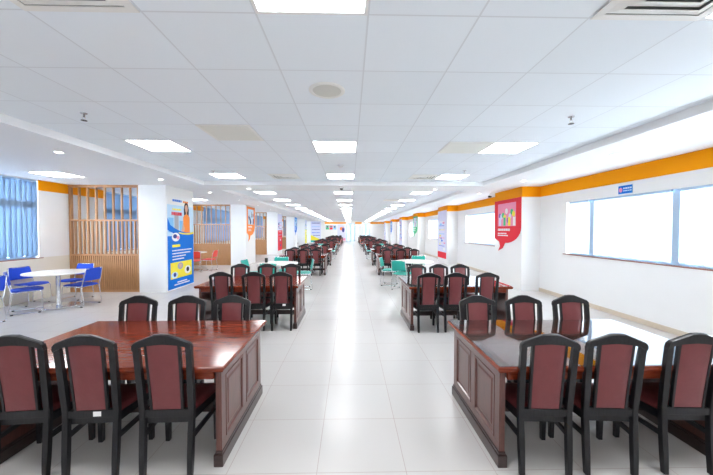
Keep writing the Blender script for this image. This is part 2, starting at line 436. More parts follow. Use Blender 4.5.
def diffuser():
    t = thing('air_diffuser', 'x', 'air vent'); h = T/2-0.004
    def ring(mb, a, za, b, zb_):
        o = [(-a,-a,za),(a,-a,za),(a,a,za),(-a,a,za)]; i = [(-b,-b,zb_),(b,-b,zb_),(b,b,zb_),(-b,b,zb_)]
        vo = [mb.bm.verts.new(p) for p in o]; vi = [mb.bm.verts.new(p) for p in i]
        vo2 = [mb.bm.verts.new((p[0], p[1], p[2]+0.004)) for p in o]; vi2 = [mb.bm.verts.new((p[0], p[1], p[2]+0.004)) for p in i]
        for k in range(4):
            j = (k+1) % 4
            mb.bm.faces.new((vo[k], vo[j], vi[j], vi[k])); mb.bm.faces.new((vo2[k], vi2[k], vi2[j], vo2[j]))
            mb.bm.faces.new((vo[k], vo2[k], vo2[j], vo[j])); mb.bm.faces.new((vi[k], vi[j], vi2[j], vi2[k]))
    f = MB(); ring(f, h, -0.012, h-0.05, -0.016); f.build('frame', M['offwhite'], t)
    l = MB()
    for q in range(4):
        a = h-0.053-q*0.062; ring(l, a, -0.010, a-0.056, -0.026)
    l.box(-0.03, 0.03, -0.03, 0.03, -0.028, -0.02)
    l.build('louvres', M['offwhite'], t)
    MB().box(-h+0.04, h-0.04, -h+0.04, h-0.04, -0.004, -0.001).build('duct', M['duct_grey'], t)  # flat grey sheet, painted as the shade in the gaps between louvres
    return t
df = diffuser()
put(df, False, (-1.557, 1.575, ZC), 'square four-way air diffuser at the top left photo edge', 'square air diffusers')
put(df, True, (1.773, 1.575, ZC), 'square four-way air diffuser at the top right photo edge', 'square air diffusers')
def grille(dark):
    t = thing('return_grille', 'x', 'air vent'); h = T/2-0.004; w = 0.03
    f = MB()
    for a in ((-h, h, -h, -h+w), (-h, h, h-w, h), (-h, -h+w, -h+w, h-w), (h-w, h, -h+w, h-w)): f.box(*a, -0.010, 0.0)
    f.build('frame', M['offwhite'], t)
    s_ = MB(); nn = 22
    for k in range(nn):
        y = -h+w + (k+0.5)*(2*h-2*w)/nn
        s_.prism([(-h+w, y-0.014, -0.003), (-h+w, y+0.010, -0.010), (-h+w, y+0.012, -0.008), (-h+w, y-0.012, -0.001)],
                 [(h-w, y-0.014, -0.003), (h-w, y+0.010, -0.010), (h-w, y+0.012, -0.008), (h-w, y-0.012, -0.001)])
    s_.build('slats', M['grille'], t)
    MB().box(-h+w, h-w, -h+w, h-w, -0.0009, -0.0001).build('duct', M['dark_void'], t)  # thin dark sheet standing in for the shade behind the slats
    return t
g0 = grille(False)
put(g0, False, (-1.557, 4.239, ZC), 'flat grey return grille beside the nearest left ceiling light', 'grey return grilles')
put(g0, True, (1.773, 4.905, ZC), 'flat grey return grille joined to the nearest right ceiling light', 'grey return grilles')
put(df, True, (-1.557, 7.569, ZC), 'air diffuser before the beam on the left of the tiled ceiling', 'square air diffusers')
put(df, True, (1.773, 7.569, ZC), 'air diffuser before the beam, joined to the second right light', 'square air diffusers')
put(g0, True, (1.773, 13.56, ZC), 'flat grey return grille past the beam on the right', 'grey return grilles')

sp = thing('ceiling_speaker', 'round grey ceiling speaker with white rim above the aisle', 'speaker', (-0.212, 2.93, ZC))
MB().lathe([(0.165, 0.0), (0.165, -0.008), (0.155, -0.014), (0.132, -0.012), (0.130, 0.0)], 40).build('rim', M['offwhite'], sp, smooth=True)
MB().lathe([(0.131, 0.0), (0.131, -0.007), (0.06, -0.010), (0.01, -0.011)], 40).build('grille', M['mesh_grey'], sp, smooth=True)
def sprinkler():
    t = thing('sprinkler', 'x', 'sprinkler')
    MB().lathe([(0.035, 0.0), (0.033, -0.008), (0.012, -0.010), (0.010, -0.045)], 16).build('cup', M['chrome'], t)
    MB().tube([(-0.016, 0, -0.042), (-0.016, 0, -0.06), (0, 0, -0.078), (0.016, 0, -0.06), (0.016, 0, -0.042)], 0.004, 6).build('yoke', M['grille'], t)
    MB().lathe([(0.03, -0.080), (0.03, -0.083)], 16).build('deflector', M['rubber'], t)
    return t
sk = sprinkler()
for k, (x, y, lb) in enumerate(((-2.92, 3.56, 'pendent sprinkler head near the left soffit, nearest on the left'), (2.49, 3.54, 'pendent sprinkler head on the right, nearest to the viewer'),
                                (-2.97, 6.95, 'pendent sprinkler head just before the second left ceiling light'), (2.45, 6.75, 'pendent sprinkler head just before the second right ceiling light'))):
    put(sk, k > 0, (x, y, ZC), lb, 'pendent sprinkler heads')
sd = thing('smoke_detector', 'small round white smoke detector above the aisle', 'smoke detector', (-0.188, 6.26, ZC))
MB().lathe([(0.06, 0.0), (0.06, -0.02), (0.045, -0.03)], 24).build('base', M['white'], sd)
MB().lathe([(0.042, -0.03), (0.036, -0.045), (0.01, -0.05)], 24).build('sensor', M['white'], sd)
dc = thing('dome_camera', 'small dome security camera under the ceiling beam', 'security camera', (-0.235, 8.75, ZS))
MB().lathe([(0.06, 0.0), (0.06, -0.03), (0.05, -0.035)], 24).build('housing', M['white'], dc)
MB().lathe([(0.045, -0.035), (0.040, -0.06), (0.025, -0.075), (0.004, -0.08)], 24).build('dome', M['black'], dc, smooth=True)
cc = thing('bullet_camera', 'black bullet security camera above the red speech bubble sign', 'security camera', (4.60, 10.35, ZS))
MB().tube([(0, 0, 0), (0, 0, -0.05)], 0.02, 10).build('bracket', M['white'], cc)
MB().tube([(0.06, 0.05, -0.075), (-0.05, -0.06, -0.08)], 0.032, 14).build('body', M['black'], cc)
MB().tube([(-0.05, -0.06, -0.08), (-0.062, -0.072, -0.081)], 0.026, 14).build('lens', M['rubber'], cc)

# ------------------------------------------------------------------ posters and signs
def poster(name, label, cat, org, u, nrm, outline, board, elements, group=None):
    """org = lower corner on the wall; u = direction of the poster's width; nrm = out of the wall; elements (part name, [(polygon, ink)], layer)"""
    t = thing(name, label, cat, org, 0, group)
    u = Vector(u); nv = Vector(nrm)
    def P(a, b, d): return tuple(u*a + nv*d + Vector((0, 0, b)))
    MB().prism([P(a, b, 0.001) for a, b in outline], [P(a, b, 0.010) for a, b in outline]).build('board', M['ink_'+board], t)
    for nm, polys, layer in elements:
        mb = MB(); z0 = 0.0101 + 0.0012*layer
        for pi_, (pl, ink) in enumerate(polys):
            d = z0 + 0.00025*pi_
            mb.prism([P(a, b, z0-0.0004) for a, b in pl], [P(a, b, d+0.0006) for a, b in pl], M['ink_'+ink])
        mb.build(nm, None, t)
    return t
def R(a, b, c, d): return [(a, c), (b, c), (b, d), (a, d)]
def ell(cx, cy, rx, ry, n=16): return [(cx+rx*math.cos(2*PI*k/n), cy+ry*math.sin(2*PI*k/n)) for k in range(n)]
def words(x0, x1, y, h, ink, seed):
    rnd = random.Random(seed); out = []; x = x0
    while x < x1-0.02:
        w = rnd.uniform(0.03, 0.10); out.append((R(x, min(x1, x+w), y, y+h), ink)); x += w+0.018
    return out
RX, RN = (0, 1, 0), (1, 0, 0)            # left columns: width runs away from the viewer, face looks +x
LX, LN = (0, -1, 0), (-1, 0, 0)          # right pilasters: mirrored so that text reads left to right
# column 1: tall blue poster
w, h = 1.38, 2.53
def woman(cx, cy, s):
    return [(ell(cx, cy+0.40*s, 0.13*s, 0.20*s), 'dark'), ([(cx-0.13*s, cy+0.05*s), (cx+0.13*s, cy+0.05*s), (cx+0.15*s, cy+0.40*s), (cx-0.15*s, cy+0.40*s)], 'dark'), (ell(cx, cy+0.40*s, 0.085*s, 0.12*s), 'skin'),
            (R(cx-0.035*s, cx+0.035*s, cy+0.20*s, cy+0.32*s), 'skin'), ([(cx-0.20*s, cy-0.42*s), (cx+0.20*s, cy-0.42*s), (cx+0.19*s, cy+0.14*s), (cx+0.07*s, cy+0.22*s), (cx-0.07*s, cy+0.22*s), (cx-0.19*s, cy+0.14*s)], 'orange'),
            ([(cx-0.20*s, cy-0.05*s), (cx-0.30*s, cy-0.30*s), (cx-0.22*s, cy-0.40*s), (cx-0.10*s, cy-0.22*s)], 'skin')]
arc = [(0.02, 1.62)] + [(0.02+1.32*k/10, 1.62-0.22*math.sin(PI*k/10*0.9)+0.10*k/10) for k in range(1, 11)]
poster('column_poster', 'tall blue poster with a woman in orange on the nearest left column', 'poster', (CLF, CY+0.04, 0.03), RX, RN, R(0, w, 0, h), 'white', [
    ('blue_field', [(R(0.0, w, 0.0, 1.55), 'blue')], 0),
    ('photo', [(R(0, w, 1.45, 2.30), 'pale'), (R(0.05, 0.30, 1.55, 1.95), 'sky'), (R(0.34, 0.55, 1.55, 2.05), 'grey'), (R(0.60, 0.78, 1.5, 1.88), 'sky')] + woman(0.98, 1.86, 0.95), 1),
    ('swoosh', [([(0, 1.95)] + [(w*k/10, 1.46+0.36*(1-k/10)**2+0.10*(k/10)**2) for k in range(1, 11)] + [(w, 1.44)] + [(w*k/10, 1.36+0.26*(1-k/10)**2+0.06*(k/10)**2) for k in range(9, -1, -1)], 'blue'),
                ([(w*k/10, 1.43+0.30*(1-k/10)**2+0.13*(k/10)**2) for k in range(4, 11)] + [(w*k/10, 1.40+0.30*(1-k/10)**2+0.10*(k/10)**2) for k in range(10, 3, -1)], 'yellow')], 3),
    ('headline', words(0.24, 0.70, 2.16, 0.05, 'yellow', 3) + words(0.20, 0.72, 2.02, 0.09, 'red', 4), 4),
    ('logo', words(0.26, 0.72, 2.40, 0.06, 'blue', 5) + words(0.80, 1.10, 2.40, 0.05, 'orange', 6), 1),
    ('badge', [(ell(0.40, 1.42, 0.20, 0.12), 'white'), (ell(0.36, 1.44, 0.10, 0.06), 'navy'), (ell(0.50, 1.40, 0.07, 0.05), 'pink')], 4),
    ('text_lines', [(R(0.22, 0.62, 1.14, 1.21), 'yellow')] + words(0.22, 1.25, 1.03, 0.035, 'white', 7) + words(0.22, 1.2, 0.95, 0.03, 'white', 8) + words(0.22, 0.9, 0.87, 0.03, 'white', 9) + words(0.22, 0.8, 0.79, 0.03, 'white', 10)
     + words(0.45, 0.95, 0.14, 0.03, 'white', 11) + words(0.30, 1.1, 0.08, 0.03, 'white', 12), 2),
    ('photo_collage', [(R(0.12, 1.26, 0.27, 0.72), 'yellow'), (ell(0.62, 0.60, 0.15, 0.10), 'grey'), (ell(0.32, 0.37, 0.17, 0.09), 'pale'), (ell(1.02, 0.45, 0.18, 0.12), 'white'), (ell(0.33, 0.38, 0.07, 0.06), 'navy'),
                       (ell(1.02, 0.46, 0.08, 0.07), 'dark'), (ell(0.62, 0.60, 0.06, 0.06), 'skin')], 3)])
# pennant (speech bubble) posters
def pennant(label, org, u, nv, w, zt, zb_, ink, photo, mirror=False):
    hgt = zt-zb_; s0 = hgt*0.24
    pts = [(0, hgt), (0, s0+0.02), (w*0.10, s0*0.9), (w*0.20, s0*0.78), (w*0.24, s0*0.40), (w*0.16, 0.0), (w*0.34, s0*0.25), (w*0.44, s0*0.70)]
    pts += [(w*0.44 + w*0.56*math.sin(PI/2*k/8), s0*0.70 + hgt*0.30*(1-math.cos(PI/2*k/8))) for k in range(1, 9)] + [(w, hgt)]
    a = Vector(org)
    if mirror: pts = [(w-p, q) for p, q in pts]; pts.reverse()
    x0, x1 = (0.14*w, 0.83*w)
    ph = [(R(x0, x1, hgt*0.49, hgt*0.93), photo[0])]
    rnd = random.Random(len(label))
    for k in range(9):
        ph.append((ell(x0+(x1-x0)*(0.12+0.095*k), hgt*(0.56+0.26*rnd.random()), (x1-x0)*0.075, hgt*0.055, 10), photo[1+k % (len(photo)-1)]))
    for k in range(4):
        xx = x0+(x1-x0)*(0.08+0.26*k); ph.append((R(xx, xx+(x1-x0)*0.12, hgt*0.50, hgt*0.66), photo[1+(k+1) % (len(photo)-1)]))
    tx = words(0.15*w, 0.62*w, hgt*0.40, hgt*0.045, 'white', 21) + words(0.15*w, 0.50*w, hgt*0.34, hgt*0.022, 'white', 22) + words(0.15*w, 0.55*w, hgt*0.30, hgt*0.022, 'white', 23)
    return poster('speech_bubble_sign', label, 'sign', org, u, nv, pts, ink, [('photo', ph, 0), ('text_lines', tx, 0)], 'speech bubble signs on the columns')
def tall(label, org, u, nv, w, z0, z1, base, bits, split=None):
    hgt = z1-z0; els = []
    if split: els.append(('lower_field', [(R(0, w, 0, hgt*split[0]), split[1])], 0))
    rnd = random.Random(len(label)*3); ph = []
    for k in range(10):
        c = bits[k % len(bits)]; ph.append((ell(w*(0.18+0.64*rnd.random()), hgt*(0.12+0.78*rnd.random()), w*rnd.uniform(0.06, 0.15), hgt*rnd.uniform(0.012, 0.04), 12), c))
    els.append(('pictures', ph, 1))
    tx = []
    for k in range(7): tx += words(w*0.15, w*0.8, hgt*(0.25+0.085*k), hgt*0.012, bits[(k+1) % len(bits)], k+31)
    els.append(('text_lines', tx, 3))
    return poster('column_poster', label, 'poster', org, u, nv, R(0, w, 0, hgt), base, els, 'tall posters on the columns')
c = lambda k: CY + 0.04 + LP*k
pennant('orange speech bubble sign with a photo on the second left column', (CLF, c(1)+0.05, 1.10), RX, RN, 1.25, 2.76, 1.10, 'orange', ('pale', 'navy', 'grey', 'dark', 'white'))
tall('tall lavender and red poster on the third left column', (CLF, c(2), 0.25), RX, RN, 1.36, 0.25, 2.74, 'lavender', ('white', 'navy', 'pink', 'sky'), (0.55, 'red'))
pennant('small blue speech bubble sign on the fourth left column', (CLF, c(3)+0.05, 1.15), RX, RN, 1.25, 2.76, 1.15, 'blue', ('sky', 'white', 'navy', 'pale'))
tall('tall yellow and lavender poster on the fifth left column', (CLF, c(4), 0.2), RX, RN, 1.36, 0.2, 2.72, 'lavender', ('white', 'teal', 'yellow', 'sky'), (0.6, 'yellow'))
p = lambda k: 8.50 + PITCH*k + 1.50
pennant('large red speech bubble sign with a colourful photo on the nearest right pilaster', (PR-e, p(0)+0.04, 1.01), LX, LN, 1.56, 2.575, 1.03, 'red', ('pink', 'purple', 'lavender', 'green', 'yellow', 'white'))
tall('tall lavender poster with coloured bubbles on the second right pilaster', (PR-e, p(1)+0.03, 0.25), LX, LN, 1.46, 0.25, 2.62, 'lavender', ('yellow', 'blue', 'white', 'pink', 'sky'), (0.13, 'red'))
pennant('green speech bubble sign on the third right pilaster', (PR-e, p(2), 1.15), LX, LN, 1.46, 2.62, 1.15, 'green', ('pale', 'teal', 'white', 'pink'))
tall('tall pale poster on the fourth right pilaster', (PR-e, p(3), 0.25), LX, LN, 1.46, 0.25, 2.62, 'lavender', ('white', 'pink', 'sky', 'blue'))
pennant('blue speech bubble sign on the fifth right pilaster', (PR-e, p(4), 1.15), LX, LN, 1.46, 2.62, 1.15, 'blue', ('sky', 'white', 'navy', 'pale'))
tall('tall pale poster on the sixth right pilaster', (PR-e, p(5), 0.25), LX, LN, 1.46, 0.25, 2.62, 'lavender', ('white', 'pink', 'blue', 'sky'))
# posters at the far end, facing the viewer
FX, FN = (1, 0, 0), (0, -1, 0)
poster('wall_poster', 'tall lavender board with text bands and a yellow foot at the far left', 'poster', (-5.15, 41.6, 0.05), FX, FN, R(0, 1.33, 0, 2.72), 'lavender', [
    ('yellow_foot', [(R(0, 1.33, 0, 0.25), 'teal'), ([(0, 0.25), (1.33, 0.25), (1.33, 0.35), (0, 0.95)], 'yellow')], 0),
    ('text_lines', words(0.15, 1.2, 2.45, 0.1, 'navy', 41) + words(0.15, 1.2, 2.0, 0.07, 'sky', 42) + words(0.15, 1.2, 1.6, 0.08, 'navy', 43) + words(0.15, 1.2, 1.2, 0.08, 'blue', 44) + words(0.3, 1.2, 0.85, 0.08, 'navy', 45), 1)])
for k, (x, ink, nm) in enumerate(((-3.55, 'green', 'green'), (-3.02, 'red', 'red'), (-2.49, 'sky', 'blue'))):
    poster('wall_poster', 'small %s poster on the far end wall, %s of three' % (nm, ('left', 'middle', 'right')[k]), 'poster', (x, Y1, 1.72), FX, FN, R(0, 0.48, 0, 0.62), ink,
           [('picture', [(R(0.06, 0.42, 0.25, 0.55), 'grey'), (ell(0.24, 0.38, 0.09, 0.10), 'dark')], 0)], 'three small posters on the far wall')
poster('wall_poster', 'tall lavender poster of people beside the far glass door', 'poster', (-1.85, Y1, 0.1), FX, FN, R(0, 1.25, 0, 2.35), 'lavender', [
    ('picture', [(ell(0.55, 1.75, 0.2, 0.25), 'orange'), (ell(0.85, 1.6, 0.2, 0.4), 'navy'), (ell(0.85, 1.95, 0.1, 0.14), 'skin'), (R(0.7, 1.2, 0.0, 0.35), 'pink')], 0)])
sg = thing('wall_sign', 'small blue sign with a pale disc above the nearest right window', 'sign', (XR, 5.97, 2.335), 0)
MB().box(-0.012, 0, -0.30, 0.0, 0, 0.155, 0.002).build('plate', M['ink_sky'], sg)
mb = MB(); mb.box(-0.0126, -0.0118, -0.297, -0.003, 0.003, 0.152, 0, M['ink_blue']); mb.build('blue_face', None, sg)
MB().prism([(-0.0135, -0.055+a, b) for a, b in ell(0, 0.075, 0.038, 0.045)], [(-0.0120, -0.055+a, b) for a, b in ell(0, 0.075, 0.038, 0.045)]).build('disc', M['ink_pink'], sg)
mb = MB()
for yy, zz, hh in ((-0.11, 0.085, 0.03), (-0.11, 0.045, 0.018)):
    x = yy
    for q in (0.035, 0.05, 0.03, 0.04):
        mb.box(-0.0135, -0.012, x-q, x, zz, zz+hh, 0, M['ink_pale']); x -= q+0.008
mb.build('text_lines', None, sg)

# ------------------------------------------------------------------ wooden tables
TZ, TW, TD = 0.728, 1.70, 1.11
def make_table():
    t = thing('conference_table', 'x', 'table')
    hw, hd = TW/2, TD/2
    # top with a stepped moulded edge
    tp = MB(); rings = []
    for ins, z in ((0.030, TZ-0.045), (0.012, TZ-0.040), (0.004, TZ-0.030), (0.0, TZ-0.022), (0.0, TZ-0.008), (0.003, TZ-0.002), (0.008, TZ)):
        rings.append([(-hw+ins, -hd+ins, z), (hw-ins, -hd+ins, z), (hw-ins, hd-ins, z), (-hw+ins, hd-ins, z)])
    tp.sweep(rings); tp.build('tabletop', M['top_wood'], t)
    for s_ in (-1, 1):
        MB().box(-hw+0.09, hw-0.09, s_*(hd-0.06)-0.011, s_*(hd-0.06)+0.011, TZ-0.105, TZ-0.045).build('apron', M['top_wood'], t)
    MB().box(-hw+0.09, hw-0.09, -0.03, 0.03, 0.12, 0.20, 0.004).build('stretcher', M['plinth_wood'], t)
    for s_ in (-1, 1):
        xo = s_*(hw-0.045); xi = s_*(hw-0.085)
        def bx(mb, a, b, y0, y1, z0, z1, bev=0): mb.box(min(a, b), max(a, b), y0, y1, z0, z1, bev)
        ep = MB(); d = hd-0.075
        bx(ep, xi, xo-s_*0.012, -d, d, 0.0, TZ-0.045)
        bx(ep, xo-s_*0.012, xo, -d, d, TZ-0.115, TZ-0.045, 0.002); bx(ep, xo-s_*0.012, xo, -d, d, 0.10, 0.16, 0.002)
        for a, b in ((-d, -d+0.075), (-0.04, 0.04), (d-0.075, d)): bx(ep, xo-s_*0.012, xo, a, b, 0.16, TZ-0.115, 0.002)
        e_ = ep.build('end_panel', M['body_wood'], t)
        for a, b in ((-d+0.075, -0.04), (0.04, d-0.075)):
            ip = MB(); q = xo-s_*0.012; z0, z1 = 0.16, TZ-0.115
            lo = lambda i_, dd: [(q+s_*dd, a+i_, z0+i_), (q+s_*dd, b-i_, z0+i_), (q+s_*dd, b-i_, z1-i_), (q+s_*dd, a+i_, z1-i_)]
            ip.sweep([lo(0.0, 0.0), lo(0.006, 0.016), lo(0.018, 0.014), lo(0.024, 0.003), lo(0.05, 0.003), lo(0.065, 0.009)])
            ip.build('inset_panel', M['body_wood'], e_)
        pl = MB(); bx(pl, xi-s_*0.012, xo+s_*0.014, -d-0.02, d+0.02, 0.0, 0.085, 0.006); bx(pl, xi-s_*0.004, xo+s_*0.006, -d-0.01, d+0.01, 0.085, 0.105, 0.006)
        pl.build('plinth', M['plinth_wood'], t)
    return t
# ------------------------------------------------------------------ wooden chair with upholstered back
CH = 0.975
def lean(z):
    if z < 0.42: return -0.185 + 0.025*(z/0.42)
    q = (z-0.42)/(CH-0.42); return -0.160 - 0.062*q**1.15
def make_chair():
    t = thing('dining_chair', 'x', 'chair')
    fw = 0.207; D = M['dark_wood']
    def prof(pts_l, pts_r, th, mb):
        """solid between two x-edges following the lean: lists of (x, z)"""
        rings = []
        for (a, z), (b, z2) in zip(pts_l, pts_r):
            y = lean((z+z2)/2); rings.append([(a, y-th/2, z), (b, y-th/2, z2), (b, y+th/2, z2), (a, y+th/2, z)])
        mb.sweep(rings); return mb
    zs = [0, 0.12, 0.25, 0.38, 0.44, 0.55, 0.66, 0.77, 0.88, 0.905]
    def xo(z): return 0.170 + 0.017*min(1, z/0.9)
    for s_ in (-1, 1):
        mb = MB(); wp = lambda z: 0.032 + 0.007*min(1, z/0.44)
        rings = []
        for z in zs:
            a, b = s_*xo(z), s_*(xo(z)-wp(z)); a, b = min(a, b), max(a, b); y = lean(z); th = 0.036 if z < 0.5 else 0.036-0.010*(z-0.5)/0.4
            rings.append([(a, y-th/2, z), (b, y-th/2, z), (b, y+th/2, z), (a, y+th/2, z)])
        mb.sweep(rings); bmesh.ops.bevel(mb.bm, geom=[e_ for e_ in mb.bm.edges if abs(e_.verts[0].co.z-e_.verts[1].co.z) > 0.01], offset=0.004, segments=2, affect='EDGES')
        mb.build('back_post', D, t)
        f = MB(); x = s_*0.185
        f.sweep([[(x-q, 0.195-q, z), (x+q, 0.195-q, z), (x+q, 0.195+q, z), (x-q, 0.195+q, z)] for q, z in ((0.015, 0), (0.020, 0.385))])
        f.build('front_leg', D, t)
        st = MB(); st.prism([(s_*0.165-0.010, -0.165, 0.245), (s_*0.165+0.010, -0.165, 0.245), (s_*0.165+0.010, -0.165, 0.275), (s_*0.165-0.010, -0.165, 0.275)],
                            [(s_*0.185-0.010, 0.185, 0.245), (s_*0.185+0.010, 0.185, 0.245), (s_*0.185+0.010, 0.185, 0.275), (s_*0.185-0.010, 0.185, 0.275)])
        st.build('side_stretcher', D, t)
        sl = MB(); a, b = 0.098, 0.114
        L_, R_ = ([(s_*a*(0.94), 0.44), (s_*a, 0.91)], [(s_*b*(0.94), 0.44), (s_*b, 0.91)])
        if s_ < 0: L_, R_ = R_, L_
        prof([L_[0], ((L_[0][0]+L_[1][0])/2, 0.67), L_[1]], [R_[0], ((R_[0][0]+R_[1][0])/2, 0.67), R_[1]], 0.022, sl); sl.build('back_slat', D, t)
    # crest rail: peaked arch with rounded shoulders
    xs = [-0.188, -0.184, -0.172, -0.145, -0.10, -0.045, 0, 0.045, 0.10, 0.145, 0.172, 0.184, 0.188]
    top = [0.885, 0.908, 0.921, 0.932, 0.950, 0.972, CH, 0.972, 0.950, 0.932, 0.921, 0.908, 0.885]
    bot = [0.865, 0.862, 0.868, 0.885, 0.896, 0.902, 0.905, 0.902, 0.896, 0.885, 0.868, 0.862, 0.865]
    cr = MB(); rings = []
    for x, zt, zb_ in zip(xs, top, bot):
        yt, yb = lean(zt)-0.004, lean(zb_); th = 0.034
        rings.append([(x, yb-th/2, zb_), (x, yt-th/2, zt-0.006), (x, yt-th/2+0.008, zt), (x, yt+th/2-0.008, zt), (x, yt+th/2, zt-0.006), (x, yb+th/2, zb_)])
    cr.sweep(rings); cr.build('crest_rail', D, t)
    lr = MB(); y = lean(0.42); lr.box(-0.145, 0.145, y-0.014, y+0.014, 0.395, 0.445, 0.003); lr.build('lower_rail', D, t)
    # upholstered panel, bulging to both sides
    bp = MB(); nx, nz = 8, 12
    def pt(i, j, s_):
        u_, v_ = i/nx*2-1, j/nz*2-1; z = 0.447 + (0.905-0.447)*(j/nz); hw_ = 0.091 + 0.008*(j/nz)
        bulge = 0.008 + 0.012*(1-u_**4)*(1-v_**6); return (u_*hw_, lean(z)+s_*bulge, z)
    g = {}
    for s_ in (-1, 1):
        for i in range(nx+1):
            for j in range(nz+1): g[s_, i, j] = bp.bm.verts.new(pt(i, j, s_))
    for s_ in (-1, 1):
        for i in range(nx):
            for j in range(nz): bp.bm.faces.new((g[s_, i, j], g[s_, i+1, j], g[s_, i+1, j+1], g[s_, i, j+1]))
    for j in range(nz):
        for i in (0, nx): bp.bm.faces.new((g[-1, i, j], g[-1, i, j+1], g[1, i, j+1], g[1, i, j]))
    for i in range(nx):
        for j in (0, nz): bp.bm.faces.new((g[-1, i, j], g[-1, i+1, j], g[1, i+1, j], g[1, i, j]))
    bp.build('back_panel', M['maroon'], t, smooth=True)
    # seat: frame and padded cushion
    sf = MB(); sf.prism([(-0.155, -0.150, 0.345), (0.155, -0.150, 0.345), (0.207, 0.212, 0.345), (-0.207, 0.212, 0.345)],
                        [(-0.155, -0.150, 0.400), (0.155, -0.150, 0.400), (0.207, 0.212, 0.400), (-0.207, 0.212, 0.400)])
    sf.build('seat_frame', D, t)
    sc = MB(); rings = []
    for ins, z in ((0.0, 0.400), (-0.004, 0.415), (0.0, 0.432), (0.015, 0.444), (0.06, 0.452), (0.12, 0.455)):
        a, b = 0.150-ins, 0.207-ins; y0_, y1_ = -0.140+ins, 0.215-ins; q = 0.03
        rings.append([(-a+q*0.5, y0_, z), (a-q*0.5, y0_, z), (a, y0_+q, z), (b, y1_-q, z), (b-q, y1_, z), (-b+q, y1_, z), (-b, y1_-q, z), (-a, y0_+q, z)])
    sc.sweep(rings); sc.build('seat', M['maroon'], t, smooth=True)
    return t

# rows of tables: y of each table's centre
TROW = [2.65, 5.68, 11.98, 15.15, 21.45, 24.6, 30.8, 33.95, 37.1, 40.1]
CXs = {'left': -1.70, 'right': 1.845}
tab = make_table(); chair = make_chair()
nt_ = 0; nc = 0
GLASS = []
CH0 = {('left', 0, 'near'): [(-1.232, 2.0), (-1.738, 4.0), (-2.20, 5.0)], ('left', 0, 'far'): [(-1.216, 0), (-1.675, 0), (-2.169, 0)],
       ('right', 0, 'near'): [(1.325, -3.5), (1.775, -4.5), (2.305, -3.0)], ('right', 0, 'far'): [(1.318, 0), (1.80, 0), (2.295, 0)],
       ('left', 1, 'near'): [(-1.12, 0), (-1.567, 1), (-2.093, 1)], ('left', 1, 'far'): [(-1.178, 0), (-1.66, 0), (-2.193, 0)],
       ('right', 1, 'near'): [(1.26, 0), (1.70, -1), (2.21, -1)], ('right', 1, 'far'): [(1.323, 0), (1.762, 0), (2.19, 0)]}
DY = {('left', 0): 0.025, ('right', 0): -0.02, ('left', 1): 0.07, ('right', 1): -0.06}
rj = random.Random(11)
for k, y in enumerate(TROW):
    for side in ('left', 'right'):
        x = CXs[side] - (0.04 if (side, k) == ('right', 1) else 0); glass = side == 'right' and k < 2
        o = tab if nt_ == 0 else copy_tree(tab); nt_ += 1
        y_ = y + DY.get((side, k), 0)
        o.location = (x, y_, 0)
        lab = {('left', 0): 'red mahogany wooden table nearest on the left of the aisle', ('right', 0): 'glass-topped wooden table nearest on the right of the aisle', ('left', 1): 'second wooden table on the left of the aisle, before the teal chairs',
               ('right', 1): 'glass-topped second wooden table on the right, before the teal chairs'}.get((side, k), '%s wooden table on the %s of the aisle, counted from the front' % (ORD[k], side))
        tag(o, lab, 'table', 'wooden tables along the aisle')
        if glass: GLASS.append(o)
        for sd_ in ('near', 'far'):
            spots = CH0.get((side, k, sd_))
            if spots is None:
                sg_ = 1 if side == 'right' else -1
                spots = [(x + sg_*(q*0.485) + rj.uniform(-0.03, 0.03), rj.uniform(-2, 2)) for q in (-1, 0, 1)]
            for q, (cx_, a) in enumerate(spots):
                c_ = chair if nc == 0 else copy_tree(chair); nc += 1
                yy = y_-0.385-(0.004 if (side, k) == ('left', 0) else 0) if sd_ == 'near' else y_+0.385
                yy += 0 if k == 0 else rj.uniform(-0.025, 0.0)*(1 if sd_ == 'near' else -1)
                c_.location = (cx_, yy, 0); c_.rotation_euler = (0, 0, math.radians(a) + (0 if sd_ == 'near' else PI))
                tag(c_, 'maroon-backed wooden chair %s from aisle, %s side of %s %s wooden table' % (ORD[q], sd_, ORD[k], side), 'chair', 'maroon-backed chairs around the wooden tables')
                if (side, k, sd_, q) in (('left', 0, 'near', 1), ('left', 1, 'near', 0)):
                    yl = lean(0.42); xs_ = 0.04
                    s_ = MB().box(xs_-0.025, xs_+0.025, yl-0.0152, yl-0.0138, 0.405, 0.437).build('paper_tag', M['paper'], c_); s_['label'] = 'white paper sticker'
                    c_['label'] = ('maroon-backed chair with white sticker, second from aisle at nearest left wooden table', 'maroon-backed chair with white sticker, aisle end of second left wooden table')[k]
for o in GLASS:
    g = MB().box(-TW/2+0.012, TW/2-0.012, -TD/2+0.012, TD/2-0.012, TZ+0.0008, TZ+0.0078, 0.0015).build('glass_top', M['glass_top'], o); g['label'] = 'clear glass sheet'

